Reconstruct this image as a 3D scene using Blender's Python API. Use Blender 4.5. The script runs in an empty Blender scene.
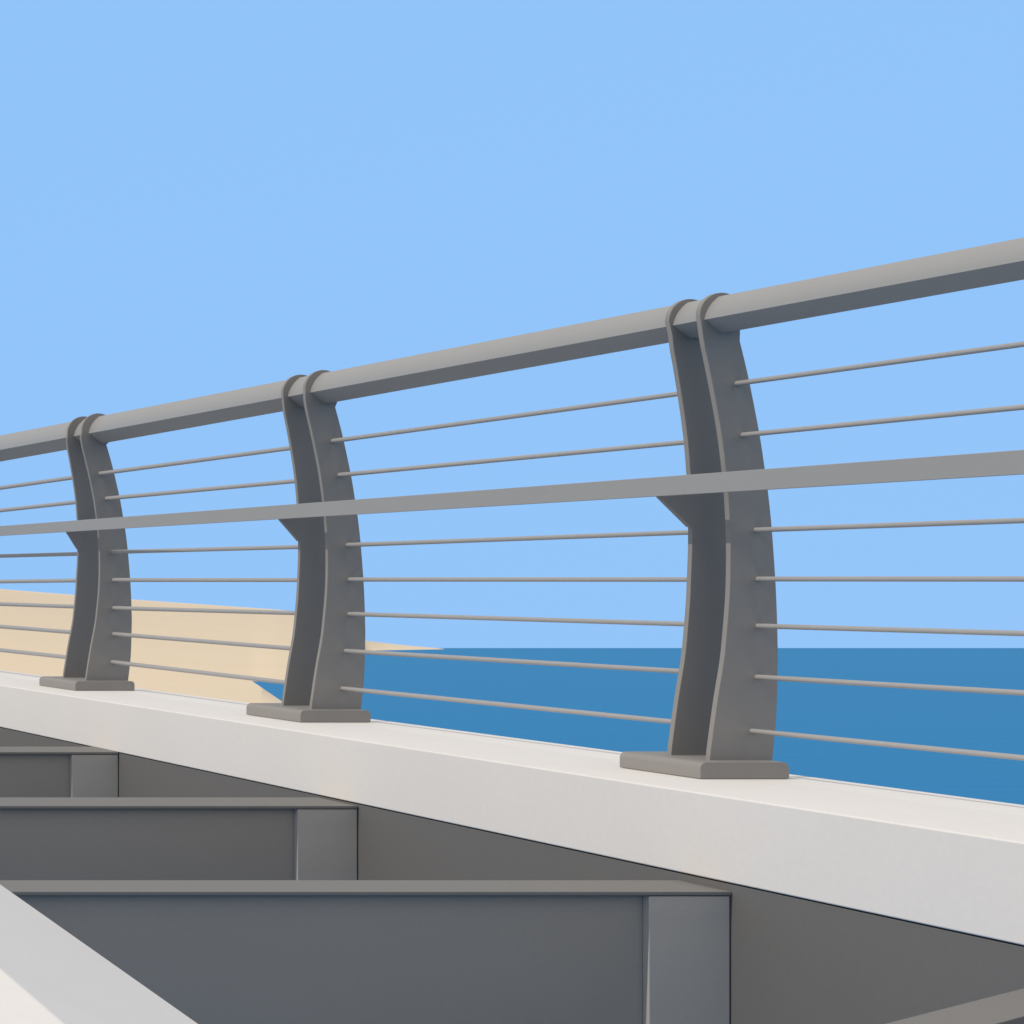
import bpy, bmesh, math, random
from math import radians as R, sin, cos, pi
from mathutils import Vector, noise

C = bpy.context.scene.collection
SC = bpy.context.scene

# ---------------------------------------------------------------- geometry of the place
F = 1800.0                      # focal length in photo pixels
RAMP = 70.0 / F                 # the bridge climbs away from the eye at about 2 degrees
VX, VY = -697.0, 578.0          # where the bridge's long lines meet
H = 5.0                         # eye above the sea


def ramp(v):
    """bridge frame (x across, y along, z up from the eye) -> world"""
    return Vector((v[0], v[1], v[2] + RAMP * v[1]))


# ---------------------------------------------------------------- small helpers
def tag(o, label=None, cat=None, group=None, kind=None):
    if label: o['label'] = label
    if cat: o['category'] = cat
    if group: o['group'] = group
    if kind: o['kind'] = kind
    return o


def empty(name, loc):
    o = bpy.data.objects.new(name, None)
    C.objects.link(o)
    o.empty_display_size = 0.1
    o.location = loc
    return o


def link(name, bm, mat, parent=None, origin=None, smooth=None, bevel=0.0, seg=2):
    """write a bmesh as ONE object; origin = world point that becomes the object's origin"""
    bmesh.ops.recalc_face_normals(bm, faces=bm.faces[:])
    if origin is not None:
        bmesh.ops.translate(bm, vec=-Vector(origin), verts=bm.verts[:])
    me = bpy.data.meshes.new(name)
    bm.to_mesh(me)
    bm.free()
    me.materials.append(mat)
    o = bpy.data.objects.new(name, me)
    C.objects.link(o)
    if parent:
        o.parent = parent
    elif origin is not None:
        o.location = origin
    if smooth is not None:
        for p in me.polygons:
            p.use_smooth = True
        me.set_sharp_from_angle(angle=R(smooth))
    if bevel:
        b = o.modifiers.new('bevel', 'BEVEL')
        b.width = bevel
        b.segments = seg
        b.limit_method = 'ANGLE'
        b.angle_limit = R(18 if smooth is None else 35)
        b.harden_normals = True
        for p in me.polygons:
            p.use_smooth = True
        if smooth is None:
            me.set_sharp_from_angle(angle=R(15))
    return o


def prism(bm, poly, y0, y1, steps=1):
    """extrude an (x,z) outline along the bridge from y0 to y1 (bridge frame)"""
    rings = []
    for k in range(steps + 1):
        y = y0 + (y1 - y0) * k / steps
        rings.append([bm.verts.new(ramp((x, y, z))) for x, z in poly])
    n = len(poly)
    for a, b in zip(rings[:-1], rings[1:]):
        for i in range(n):
            j = (i + 1) % n
            bm.faces.new((a[i], a[j], b[j], b[i]))
    bm.faces.new(rings[0][::-1])
    bm.faces.new(rings[-1])
    return bm


def plan_prism(bm, poly, z0, z1):
    """extrude an (x,y) outline between two bridge-frame heights"""
    a = [bm.verts.new(ramp((x, y, z0))) for x, y in poly]
    b = [bm.verts.new(ramp((x, y, z1))) for x, y in poly]
    n = len(poly)
    for i in range(n):
        j = (i + 1) % n
        bm.faces.new((a[i], a[j], b[j], b[i]))
    bm.faces.new(a[::-1])
    bm.faces.new(b)
    return bm


def rect(x0, x1, z0, z1):
    return [(x0, z0), (x1, z0), (x1, z1), (x0, z1)]


# ---------------------------------------------------------------- materials
def nodes(m):
    m.use_nodes = True
    nt = m.node_tree
    return nt, nt.nodes, nt.links, nt.nodes['Principled BSDF']


def surface(name, col, rough=0.6, spec=0.3, metal=0.0, var=0.05, scale=3.0, fine=120.0, bump=0.1,
            bump_dist=0.002, stretch=(1, 1, 1), coord='Object'):
    m = bpy.data.materials.new(name)
    nt, N, L, P = nodes(m)
    tc = N.new('ShaderNodeTexCoord')
    mp = N.new('ShaderNodeMapping')
    mp.inputs['Scale'].default_value = stretch
    L.new(tc.outputs[coord], mp.inputs[0])
    n1 = N.new('ShaderNodeTexNoise')
    n1.inputs['Scale'].default_value = scale
    n1.inputs['Detail'].default_value = 6
    n1.inputs['Roughness'].default_value = 0.6
    n2 = N.new('ShaderNodeTexNoise')
    n2.inputs['Scale'].default_value = fine
    n2.inputs['Detail'].default_value = 3
    L.new(mp.outputs[0], n1.inputs[0])
    L.new(mp.outputs[0], n2.inputs[0])
    ad = N.new('ShaderNodeMath'); ad.operation = 'MULTIPLY_ADD'
    ad.inputs[1].default_value = 0.5
    L.new(n2.outputs[0], ad.inputs[0])
    hf = N.new('ShaderNodeMath'); hf.operation = 'MULTIPLY'; hf.inputs[1].default_value = 0.5
    L.new(n1.outputs[0], hf.inputs[0])
    L.new(hf.outputs[0], ad.inputs[2])
    rp = N.new('ShaderNodeMapRange')
    rp.inputs['From Min'].default_value = 0.3
    rp.inputs['From Max'].default_value = 0.7
    rp.inputs['To Min'].default_value = 1 - var
    rp.inputs['To Max'].default_value = 1 + var
    L.new(ad.outputs[0], rp.inputs[0])
    mx = N.new('ShaderNodeVectorMath'); mx.operation = 'SCALE'
    mx.inputs[0].default_value = col
    L.new(rp.outputs[0], mx.inputs['Scale'])
    L.new(mx.outputs[0], P.inputs['Base Color'])
    rr = N.new('ShaderNodeMapRange')
    rr.inputs['To Min'].default_value = rough - 0.06
    rr.inputs['To Max'].default_value = rough + 0.06
    L.new(n1.outputs[0], rr.inputs[0])
    L.new(rr.outputs[0], P.inputs['Roughness'])
    P.inputs['Metallic'].default_value = metal
    P.inputs['Specular IOR Level'].default_value = spec
    if bump:
        b = N.new('ShaderNodeBump')
        b.inputs['Strength'].default_value = bump
        b.inputs['Distance'].default_value = bump_dist
        L.new(ad.outputs[0], b.inputs['Height'])
        L.new(b.outputs[0], P.inputs['Normal'])
    return m


M_CONC = surface('white_concrete', (0.745, 0.715, 0.69), 0.85, 0.2, var=0.03, scale=2.2, fine=70, bump=0.12)
M_POST = surface('dark_grey_paint', (0.265, 0.25, 0.236), 0.6, 0.25, var=0.03, scale=4, fine=160, bump=0.05)
M_RAIL = surface('grey_rail_paint', (0.31, 0.306, 0.302), 0.55, 0.3, var=0.025, scale=5, fine=200, bump=0.04)
M_CABLE = surface('steel_cable', (0.345, 0.338, 0.334), 0.5, 0.4, var=0.04, scale=20, fine=300, bump=0.1)
M_WEB = surface('beam_paint', (0.33, 0.306, 0.284), 0.75, 0.2, var=0.035, scale=3, fine=90, bump=0.08)
M_STIFF = surface('stiffener_paint', (0.46, 0.43, 0.40), 0.75, 0.2, var=0.03, scale=3, fine=90, bump=0.08)
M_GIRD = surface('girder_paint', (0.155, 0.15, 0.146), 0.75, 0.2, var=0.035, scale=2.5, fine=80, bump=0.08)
M_SAND = surface('sand', (0.71, 0.585, 0.425), 0.95, 0.1, var=0.03, scale=0.02, fine=0.6, bump=0.25, bump_dist=0.6)


def make_water():
    m = bpy.data.materials.new('sea_water')
    nt, N, L, P = nodes(m)
    tc = N.new('ShaderNodeTexCoord')
    mp = N.new('ShaderNodeMapping')
    mp.inputs['Scale'].default_value = (0.5, 1.0, 1.0)
    mp.inputs['Rotation'].default_value = (0, 0, R(25))
    L.new(tc.outputs['Object'], mp.inputs[0])
    n1 = N.new('ShaderNodeTexNoise'); n1.inputs['Scale'].default_value = 0.35; n1.inputs['Detail'].default_value = 5
    n2 = N.new('ShaderNodeTexNoise'); n2.inputs['Scale'].default_value = 0.012; n2.inputs['Detail'].default_value = 4
    L.new(mp.outputs[0], n1.inputs[0]); L.new(mp.outputs[0], n2.inputs[0])
    b = N.new('ShaderNodeBump'); b.inputs['Strength'].default_value = 0.35; b.inputs['Distance'].default_value = 0.35
    L.new(n1.outputs[0], b.inputs['Height']); L.new(b.outputs[0], P.inputs['Normal'])
    cr = N.new('ShaderNodeMix'); cr.data_type = 'RGBA'
    cr.inputs['A'].default_value = (0.0, 0.158, 0.37, 1)
    cr.inputs['B'].default_value = (0.0, 0.168, 0.395, 1)
    L.new(n2.outputs[0], cr.inputs['Factor'])
    L.new(cr.outputs['Result'], P.inputs['Base Color'])
    P.inputs['Roughness'].default_value = 0.45
    P.inputs['Specular IOR Level'].default_value = 0.06
    return m


M_SEA = make_water()

# ---------------------------------------------------------------- sea
bm = bmesh.new()
S = 120000.0
vs = [bm.verts.new(p) for p in ((-S, -S, -H), (S, -S, -H), (S, S, -H), (-S, S, -H))]
bm.faces.new(vs)
tag(link('sea', bm, M_SEA), kind='structure')


# ---------------------------------------------------------------- sand shore and headland
def lerp_table(t, x):
    if x <= t[0][0]: return t[0][1]
    for (a, b), (c, d) in zip(t[:-1], t[1:]):
        if x <= c:
            return b + (d - b) * (x - a) / (c - a)
    return t[-1][1]


SKY = [(-400, 564), (0, 589), (130, 599.3), (280, 609.8), (318, 614), (360, 640), (400, 644.8), (440, 648.4), (455, 650.5), (480, 652)]
SHORE_A = [(252, 33), (280, 52), (320, 82), (380, 120), (480, 160), (700, 330), (1100, 900)]                    # near edge: pixels below the horizon
SHORE_B = [(252, 33), (274, 34.5), (300, 34.6), (314, 26), (338, 10), (365, 2.6), (450, 1.2), (480, 1.0)]
bm = bmesh.new()
cols = list(range(-400, 240, 16)) + list(range(240, 384, 4)) + list(range(384, 481, 8)) + list(range(500, 1101, 30))
if 252 not in cols: cols.append(252)
cols.sort()
grid = []
for x in cols:
    u = (x - VX) / F
    inv = max(1e-4, 0.001429 - 3.46e-6 * x)
    ridge = 1 / inv
    ya = H * F / lerp_table(SHORE_A, x)
    yb = H * F / lerp_table(SHORE_B, x)
    ridge = max(ridge, yb * 1.15)
    zr = ridge * (648 - lerp_table(SKY, x)) / F
    pool = x > 252
    lift = 0.7 * max(0.0, min(1.0, (252 - x) / 250))
    pts = []
    na, nb, nc, nd = 12, 6, 26, 6
    for k in range(na):
        t = k / na
        y = 6 * (ya / 6) ** t
        pts.append((y, -H + (1.6 * (1 - t) ** 1.3) + lift * t))
    for k in range(nb):
        t = k / nb
        y = ya + (yb - ya) * t
        pts.append((y, -H + (-0.9 * sin(pi * t) if pool else lift)))
    for k in range(nc):
        t = k / nc
        y = yb * (ridge / yb) ** t
        tt = (y - yb) / (ridge - yb)
        z0 = -H + lift
        z = z0 + (zr - z0) * tt
        n = noise.noise(Vector((u * y * 0.006, y * 0.004, 3.1))) * 0.006 * min(ridge, 900) * tt * (1 - tt)
        pts.append((y, z + min(n, 4)))
    for k in range(nd):
        t = k / (nd - 1)
        pts.append((ridge * (1 + 0.5 * t), zr + (-H - 1 - zr) * (3 * t * t - 2 * t ** 3)))
    grid.append([bm.verts.new((u * y, y, z)) for y, z in pts])
for a, b in zip(grid[:-1], grid[1:]):
    for i in range(len(a) - 1):
        bm.faces.new((a[i], b[i], b[i + 1], a[i + 1]))
o = link('sand_shore', bm, M_SAND, smooth=60)
tag(o, kind='structure')

# ---------------------------------------------------------------- the bridge: white edge beam, girder, cross beams
Y3 = F / 438.0                  # front of the nearest base plate in view
PITCH = 0.3975 * Y3             # from post to post
SB = 432.0                      # picture scale at the front of that base plate
KS = 438.0 / SB
ZT = -(779.3 - VY) / SB      # top of the edge beam
XN, XF = 1310 / SB, 1527 / SB
ZB = -XN * 368 / 1721.0         # bottom edge of the beam's inner face
bm = bmesh.new()
prism(bm, [(XN, ZB), (XF, ZB), (XF, ZT), (XN, ZT)], 0.8, 14.0)
o = link('edge_beam', bm, M_CONC, origin=ramp((XN, 0.8, ZB)), bevel=0.004)
tag(o, 'long white concrete edge beam that the dark railing posts stand on', 'beam')

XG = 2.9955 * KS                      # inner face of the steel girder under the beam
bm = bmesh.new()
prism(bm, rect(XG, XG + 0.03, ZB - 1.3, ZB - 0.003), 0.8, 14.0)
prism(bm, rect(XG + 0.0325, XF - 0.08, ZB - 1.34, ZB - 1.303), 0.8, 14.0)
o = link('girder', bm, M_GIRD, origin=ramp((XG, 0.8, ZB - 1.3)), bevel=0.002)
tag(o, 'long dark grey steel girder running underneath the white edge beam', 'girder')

ZBAR = -0.657 * KS
frames = [(477.2, 'dark grey cross beam nearest the camera, its ledge meeting the white edge beam below the largest post'),
          (352.5, 'dark grey cross beam between the nearest and the farther one, below the middle post'),
          (272.5, 'dark grey cross beam seen as short piece below the smallest, most distant post'),
          (219, 'farthest dark cross beam, only a dark sliver under the white edge beam at the left')]


def make_cross_beam(depth):
    root = empty('cross_beam', ramp((XG, 0, ZBAR)))
    org = root.location.copy()
    x1 = XG - 0.002
    b = bmesh.new()
    prism(b, rect(0.62, x1, ZBAR - 0.009, ZBAR), 0.0, depth)
    link('flange', b, M_FLANGE, root, org, bevel=0.002)
    b = bmesh.new()
    prism(b, rect(0.62, x1 - 0.003, ZBAR - 0.78, ZBAR - 0.0095), 0.022, 0.046)
    link('web', b, M_WEB, root, org)
    b = bmesh.new()
    prism(b, rect(x1 - 0.173, x1 - 0.001, ZBAR - 0.77, ZBAR - 0.0105), 0.003, 0.0215)
    link('stiffener', b, M_STIFF, root, org, bevel=0.002)
    return root


M_FLANGE = surface('flange_paint', (0.195, 0.19, 0.185), 0.75, 0.2, var=0.035, scale=3, fine=90, bump=0.08)


for i, (s, lab) in enumerate(frames):
    o = make_cross_beam((0.145, 0.20, 0.215, 0.215)[i])
    y = F / s * KS
    o.location = ramp((XG, y, ZBAR + (0.0, 0.011, 0.019, 0.019)[i]))
    tag(o, lab, 'cross beam', 'cross beams under the bridge')

# flat diagonal brace at the lower right
d = Vector((0.48, 0.26)).normalized()
nrm = Vector((d.y, -d.x)) * 0.084
p0 = Vector((2.47, 2.82)); a = p0 - d * 1.45; b_ = p0 + d * ((XG - 0.004 - 2.47) / d.x)
b2 = b_ + nrm
b2 = b2 - d * ((b2.x - (XG - 0.004)) / d.x)
bm = bmesh.new()
plan_prism(bm, [tuple(a), tuple(a + nrm), tuple(b2), tuple(b_)], -0.712, -0.70)
o = link('diagonal_brace', bm, M_FLANGE, origin=ramp((b_.x, b_.y, -0.70)), bevel=0.0015)
tag(o, 'flat grey diagonal brace rising to the right in the bottom right corner', 'brace')

# ---------------------------------------------------------------- white kerb on the near side
# outline across the kerb; crest and toe run about eight degrees off the bridge's line
def crest(y): return 0.6436 + 0.137 * (y - 1.662)
def toe(y): return 1.204 + 0.146 * (y - 2.416)
bm = bmesh.new()
ring = []
for y in (0.4, 9.0):
    sec = [(crest(y) - 0.75, -0.36), (crest(y), -0.36), (toe(y), -0.60), (toe(y), -1.15), (crest(y) - 0.75, -1.15)]
    ring.append([bm.verts.new(ramp((x, y, z))) for x, z in sec])
for i in range(5):
    j = (i + 1) % 5
    bm.faces.new((ring[0][i], ring[0][j], ring[1][j], ring[1][i]))
bm.faces.new(ring[0][::-1]); bm.faces.new(ring[1])
o = link('kerb', bm, M_CONC, origin=ramp((crest(0.4), 0.4, -1.15)), bevel=0.003)
tag(o, 'white concrete kerb with a sloping side in the bottom left corner', 'kerb')

# ---------------------------------------------------------------- railing posts
SP = 428.0
YP = F / SP                     # front face of the front plate
left = [(702, 329), (704.2, 344), (708, 362), (715.7, 401), (721.6, 436), (725.6, 469), (728, 493), (729.8, 528), (730.3, 559),
        (729.4, 596), (726.4, 635), (723.6, 662), (717, 703), (709.6, 758)]
right = [(772.5, 760), (776.5, 716), (778, 660), (777.8, 640), (777, 610), (775.3, 575), (771.8, 526), (768, 490),
         (765, 469), (759.7, 434), (749, 379), (740, 341)]


def px(p, s=SP):
    return ((p[0] - VX) / s, (VY - p[1]) / s)


def smooth_line(pts, n=5):
    out = []
    for i in range(len(pts) - 1):
        p0 = pts[max(i - 1, 0)]; p1 = pts[i]; p2 = pts[i + 1]; p3 = pts[min(i + 2, len(pts) - 1)]
        for k in range(n):
            t = k / n
            out.append(tuple(0.5 * ((2 * p1[j]) + (-p0[j] + p2[j]) * t + (2 * p0[j] - 5 * p1[j] + 4 * p2[j] - p3[j]) * t * t
                             + (-p0[j] + 3 * p1[j] - 3 * p2[j] + p3[j]) * t ** 3) for j in (0, 1)))
    out.append(pts[-1])
    return out


RC = (722.0, 316.5)             # handrail centre in the front plate's plane
cx, cz = px(RC)
cz += 0.0045
ZBT = -(762 - VY) / SB          # top of the base plate
GF = (1.0, 1.40, 1.85, 1.85, 1.85)  # the plates stand a little wider apart farther along
BF = (1.0, 1.30, 1.42, 1.6, 1.6)
DX = (0.0, -0.008, -0.021, -0.021, -0.021)
TH = 0.0135
BACK = 0.9725                    # the rear plate stands this much smaller in the picture
PLATE_GAP = F / (SP * BACK) - YP
PC = px((742, 0))[0]            # middle of a post across the rail


def rail_r(y):                  # the handrail grows slightly stouter along the bridge
    return 0.0405 + 0.0042 * (y - 3.6)


def post_outline(k, y, rear=False):
    wx = (1.0, 1.10, 1.19)[min(k, 2)]
    def q(p):
        x, z = px(p)
        return (PC + DX[k] + (x - PC) * wx, z)
    hr = rail_r(y) + 0.0085 - DX[k] * 0.15
    lf, rt = smooth_line(left), smooth_line(right)
    L_ = [q(p) for p in lf]
    R_ = [q(p) for p in rt]
    if rear:                    # the rear plate is a little broader above the middle rail
        R_ = [(x + 0.030 * max(0.0, min(1.0, (z - 0.05) / 0.3)), z) for x, z in R_]
        L_ = [(x + 0.003 * max(0.0, min(1.0, (z - 0.10) / 0.4)), z) for x, z in L_]
    # the head is a round eye about the handrail
    L_ = [p for p in L_ if p[1] < cz - hr * 0.3]
    R_ = [p for p in R_ if p[1] < cz - hr * 0.78]
    out = L_[:-1] + [(L_[-1][0], ZBT - 0.002), (R_[0][0], ZBT - 0.002)] + R_[1:]
    out += [(cx + DX[k] * 0.6 + hr * cos(R(a)), cz + hr * sin(R(a))) for a in range(-33, 191, 7)]
    return out


LEAN = (0.20, 0.21, 0.36, 0.36, 0.36)


def lean(k, z):
    return -PLATE_GAP * GF[k] * LEAN[k] * max(0.0, min(1.0, z / 0.6))


def lean_mesh(b, k):
    for v in b.verts:
        d = lean(k, v.co.z - RAMP * v.co.y)
        v.co.y += d
        v.co.z += RAMP * d


def make_post(k):
    y = YP + PITCH * k
    base = Vector((PC, YP, ZT)); base = ramp(base)
    root = empty('railing_post', base)
    o_ = post_outline(k, y)
    wx = (1.0, 1.10, 1.19)[min(k, 2)]
    gap = PLATE_GAP * GF[k]
    for dy in (0.0, gap):
        b = bmesh.new()
        prism(b, o_ if dy == 0 else post_outline(k, y, True), YP + dy, YP + dy + TH)
        if dy: lean_mesh(b, k)
        link('side_plate', b, M_POST, root, base, smooth=30, bevel=0.0012)
    # angled bracket on the rear plate that carries the flat middle rail
    s = SP * BACK
    tip = px((657.5, 497), s)
    e = px((690 + 4, 529), s)
    ex = PC + DX[k] + (e[0] - PC) * wx
    b = bmesh.new()
    prism(b, [tip, (ex - 0.014, e[1] + 0.006), (ex + 0.002, e[1]), (ex + 0.002, tip[1] + 0.036),
              (tip[0] + 0.002, tip[1] + 0.036)],
          YP + gap - 0.0005, YP + gap + TH - 0.0012)
    lean_mesh(b, k)
    link('bracket', b, M_POST, root, base)
    # base plate, long edges rounded
    x0, x1 = (700.3 - VX) / SB, (789.5 - VX) / SB
    x0 = PC + DX[k] + (x0 - PC) * wx; x1 = PC + DX[k] + (x1 - PC) * wx
    r = 6.5 / SB
    sec = [(x1, ZT + 0.001), (x1, ZBT - r)]
    sec += [(x1 - r + r * cos(R(t)), ZBT - r + r * sin(R(t))) for t in (15, 30, 45, 60, 75, 90)]
    sec += [(x0 + r + r * cos(R(t)), ZBT - r + r * sin(R(t))) for t in (90, 105, 120, 135, 150, 165, 180)]
    sec += [(x0, ZT + 0.001)]
    b = bmesh.new()
    prism(b, sec, F / SB, F / SB + 0.256 * BF[k])
    link('base_plate', b, M_POST, root, base, smooth=35, bevel=0.0015)
    root.location = base + Vector((0, PITCH * k, PITCH * k * RAMP))
    return root


labels = {0: 'largest dark grey curved railing post, nearest the camera right of the picture centre',
          1: 'middle sized dark grey curved railing post, between the largest and the smallest post',
          2: 'smallest dark grey curved railing post, at the left in front of the sand'}
for k in range(5):
    tag(make_post(k), labels.get(k, 'dark grey curved railing post farther along, beyond the left edge of the picture'),
        'railing post', 'railing posts on the white edge beam')

# ---------------------------------------------------------------- handrail: rounded bar with a crease along its side
YA, YZ = 1.0, 13.0


def bulge(a0, a1, k, n=8):
    """from a0 to a1 degrees on the circle, part way between chord and arc"""
    p = (cos(R(a0)), sin(R(a0))); q = (cos(R(a1)), sin(R(a1)))
    out = []
    for i in range(n):
        t = i / n
        a = R(a0 + (a1 - a0) * t)
        c = (p[0] + (q[0] - p[0]) * t, p[1] + (q[1] - p[1]) * t)
        out.append((c[0] * (1 - k) + cos(a) * k, c[1] * (1 - k) + sin(a) * k))
    return out


def sweep(bm, sec, cx0, cz0, rad, ya, yz, steps=8):
    rings = []
    for k in range(steps + 1):
        y = ya + (yz - ya) * k / steps
        r = rad(y)
        rings.append([bm.verts.new(ramp((cx0 + r * a, y, cz0 + r * b))) for a, b in sec])
    n = len(sec)
    for a, b in zip(rings[:-1], rings[1:]):
        for i in range(n):
            j = (i + 1) % n
            bm.faces.new((a[i], a[j], b[j], b[i]))
    bm.faces.new(rings[0][::-1]); bm.faces.new(rings[-1])


sec = bulge(100, 196, 0.45) + bulge(196, 272, 0.1) + bulge(272, 280, 1, 3) + bulge(280, 460, 1.0, 16)
bm = bmesh.new()
sweep(bm, sec, cx, cz, rail_r, YA, YZ)
o = link('handrail', bm, M_RAIL, origin=ramp((cx, YA, cz)), smooth=32)
tag(o, 'thick grey handrail along the tops of the curved posts', 'handrail')

# flat middle rail, resting on the brackets
xm = 3.233
zm0, zm1 = 0.1945, 0.2405
bm = bmesh.new()
prism(bm, rect(xm - 0.008, xm, zm0, zm1), YA, YZ, 4)
o = link('middle_rail', bm, M_RAIL, origin=ramp((xm, YA, zm0)), bevel=0.0012)
tag(o, 'flat light grey rail halfway up, crossing in front of the posts on brackets', 'rail')

# seven cables in every bay, each with a rounded end swaged into the front plate of the farther post
STUB = {0: [(737, 383.5), (743, 435), (756, 530), (758, 579), (758, 626), (757, 677), (752, 731)],
        1: [(333, 441), (339.5, 475), (348, 545), (350, 579.5), (349.5, 614), (346, 651), (342.5, 688.5)],
        2: [(100.5, 473.5), (107, 498.5), (112, 552), (114, 580), (114, 608), (114, 634), (112.5, 662)]}
# a second point on each cable in the photo, towards the camera
NEXT = {0: [(1024, 344), (1024, 407), (1024, 520.5), (1024, 579), (1024, 633.5), (1024, 693), (1024, 758)],
        1: [(677, 394), (682, 442.5), (686, 532.5), (688, 579.5), (684, 624), (676, 671), (670, 721.5)],
        2: [(291, 448), (296, 481), (298, 547), (298, 580), (293, 613), (286, 648), (282, 682)],
        3: [(70, 478), (73, 502.5), (75, 554), (75, 580.5), (72, 606.5), (69, 632), (65, 657)]}
FAR = [488, 510.5, 556, 581.5, 604, 626.5, 650]      # where the cables of the last bay cross the left edge
ORD = ['topmost', 'second', 'third', 'fourth', 'fifth', 'sixth', 'lowest']
BAY = {0: 'bay right of the largest post', 1: 'bay between the middle and largest posts',
       2: 'bay between the smallest and middle posts', 3: 'bay left of the smallest post'}
for k in range(4):
    yk = YP + PITCH * k
    for i in range(7):
        if k < 3:
            x0, y0 = STUB[k][i]
        else:
            x0, y0 = 0.0, FAR[i]
        x1, y1 = NEXT[k][i]
        m_ = (y1 - y0) / (x1 - x0)
        if k == 3:                         # start at the plate of the post beyond the left edge
            s_ = F / yk
            xs = (STUB[2][i][0] - VX) * s_ * (YP + PITCH * 2) / F + VX
            y0 = y0 + m_ * xs; x0 = xs
        s_ = F / yk
        A_ = Vector(((x0 - VX) / s_, yk, (VY - y0) / s_))
        if k > 0:                          # into the rear plate of the next post
            ye = YP + PITCH * (k - 1) + PLATE_GAP * GF[k - 1] + 0.006 + lean(k - 1, A_.z)
            xe = (STUB[k - 1][i][0] - VX) * (YP + PITCH * (k - 1)) / F
        else:
            ye = 1.0
            xe = A_.x
        se = F / ye
        xi = xe * se + VX
        yi = y0 + m_ * (xi - x0)
        B_ = Vector((xe, ye, (VY - yi) / se))
        ya_ = A_.y + 0.003
        n = 14
        bm = bmesh.new()
        rings = []
        ra = 0.0059 + 0.0008 * (yk - 4.2); rb = 0.0059 + 0.0008 * max(ye - 4.2, -2)
        for t, f in ((0, 1), (0.5, 1), (1, 1)):
            p = A_.lerp(B_, t)
            if t == 0: p.y = ya_
            r = ra + (rb - ra) * t
            rings.append([bm.verts.new(ramp((p.x + r * cos(2 * pi * q / n), p.y, p.z + r * sin(2 * pi * q / n)))) for q in range(n)])
        for a, b in zip(rings[:-1], rings[1:]):
            for q in range(n):
                bm.faces.new((a[q], a[(q + 1) % n], b[(q + 1) % n], b[q]))
        bm.faces.new(rings[0][::-1]); bm.faces.new(rings[-1])
        o = link('cable', bm, M_CABLE, origin=ramp(A_), smooth=50)
        tag(o, 'steel cable, %s from the top in the %s' % (ORD[i], BAY[k]) if 0 < i < 6 else
            '%s steel cable in the %s' % (ORD[i], BAY[k]), 'cable', 'steel cables of the railing')

# ---------------------------------------------------------------- daylight
E, A = R(46), R(2.5)
sun_dir = Vector((-cos(E) * cos(A), -cos(E) * sin(A), sin(E)))
sd = bpy.data.lights.new('sun', 'SUN')
sd.energy = 2.0
sd.angle = R(0.5)
sd.color = (1.0, 0.93, 0.83)
so = bpy.data.objects.new('sun', sd)
C.objects.link(so)
so.rotation_euler = (-sun_dir).to_track_quat('-Z', 'Y').to_euler()
so.location = sun_dir * 30

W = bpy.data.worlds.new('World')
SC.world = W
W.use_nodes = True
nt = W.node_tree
N, L = nt.nodes, nt.links
bg = N['Background']
sky = N.new('ShaderNodeTexSky')
sky.sky_type = 'NISHITA'
sky.sun_disc = False
sky.sun_elevation = E
sky.sun_rotation = math.atan2(sun_dir.x, sun_dir.y)
sky.air_density = 1.0
sky.dust_density = 0.3
sky.ozone_density = 1.5
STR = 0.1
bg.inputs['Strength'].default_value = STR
tc = N.new('ShaderNodeTexCoord')
sep = N.new('ShaderNodeSeparateXYZ')
L.new(tc.outputs['Generated'], sep.inputs[0])
cr = N.new('ShaderNodeValToRGB')
el = cr.color_ramp.elements
el[0].position = 0.34; el[0].color = (0.288, 0.558, 0.965, 1)
el[1].position = 0.50; el[1].color = (0.74, 0.735, 0.72, 1)  # high sky whitened above the view to make the fill less blue
L.new(sep.outputs['Z'], cr.inputs[0])
# pale sky lobe added behind the eye and sunward, lifts fill on shaded fronts
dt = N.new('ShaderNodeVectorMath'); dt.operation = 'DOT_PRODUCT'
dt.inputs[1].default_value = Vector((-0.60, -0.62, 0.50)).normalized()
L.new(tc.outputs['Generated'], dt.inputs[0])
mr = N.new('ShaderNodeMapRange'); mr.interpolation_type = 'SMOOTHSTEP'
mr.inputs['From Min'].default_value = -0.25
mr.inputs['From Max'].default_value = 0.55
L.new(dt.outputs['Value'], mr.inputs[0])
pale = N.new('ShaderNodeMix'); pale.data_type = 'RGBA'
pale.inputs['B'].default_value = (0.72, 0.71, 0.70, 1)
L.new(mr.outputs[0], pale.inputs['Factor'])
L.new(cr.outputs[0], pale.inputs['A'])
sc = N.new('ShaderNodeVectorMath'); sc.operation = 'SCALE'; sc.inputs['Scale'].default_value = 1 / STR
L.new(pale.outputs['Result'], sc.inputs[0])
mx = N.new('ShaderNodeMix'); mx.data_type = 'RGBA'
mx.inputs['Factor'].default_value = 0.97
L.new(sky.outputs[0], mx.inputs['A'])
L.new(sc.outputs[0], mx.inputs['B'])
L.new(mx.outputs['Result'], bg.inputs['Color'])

# ---------------------------------------------------------------- camera: level, shifted lens
cd = bpy.data.cameras.new('camera')
cd.sensor_width = 36
cd.lens = F / 1024 * 36
cd.shift_x = (512 - VX) / 1024
cd.shift_y = (648 - 512) / 1024
cd.clip_start = 0.05
cd.clip_end = 300000
co = bpy.data.objects.new('camera', cd)
C.objects.link(co)
co.rotation_euler = (R(90), 0, 0)
SC.camera = co

SC.view_settings.view_transform = 'Standard'
SC.view_settings.look = 'None'
SC.view_settings.exposure = 0
SC.view_settings.gamma = 1
SC.render.resolution_x = 1024
SC.render.resolution_y = 1024
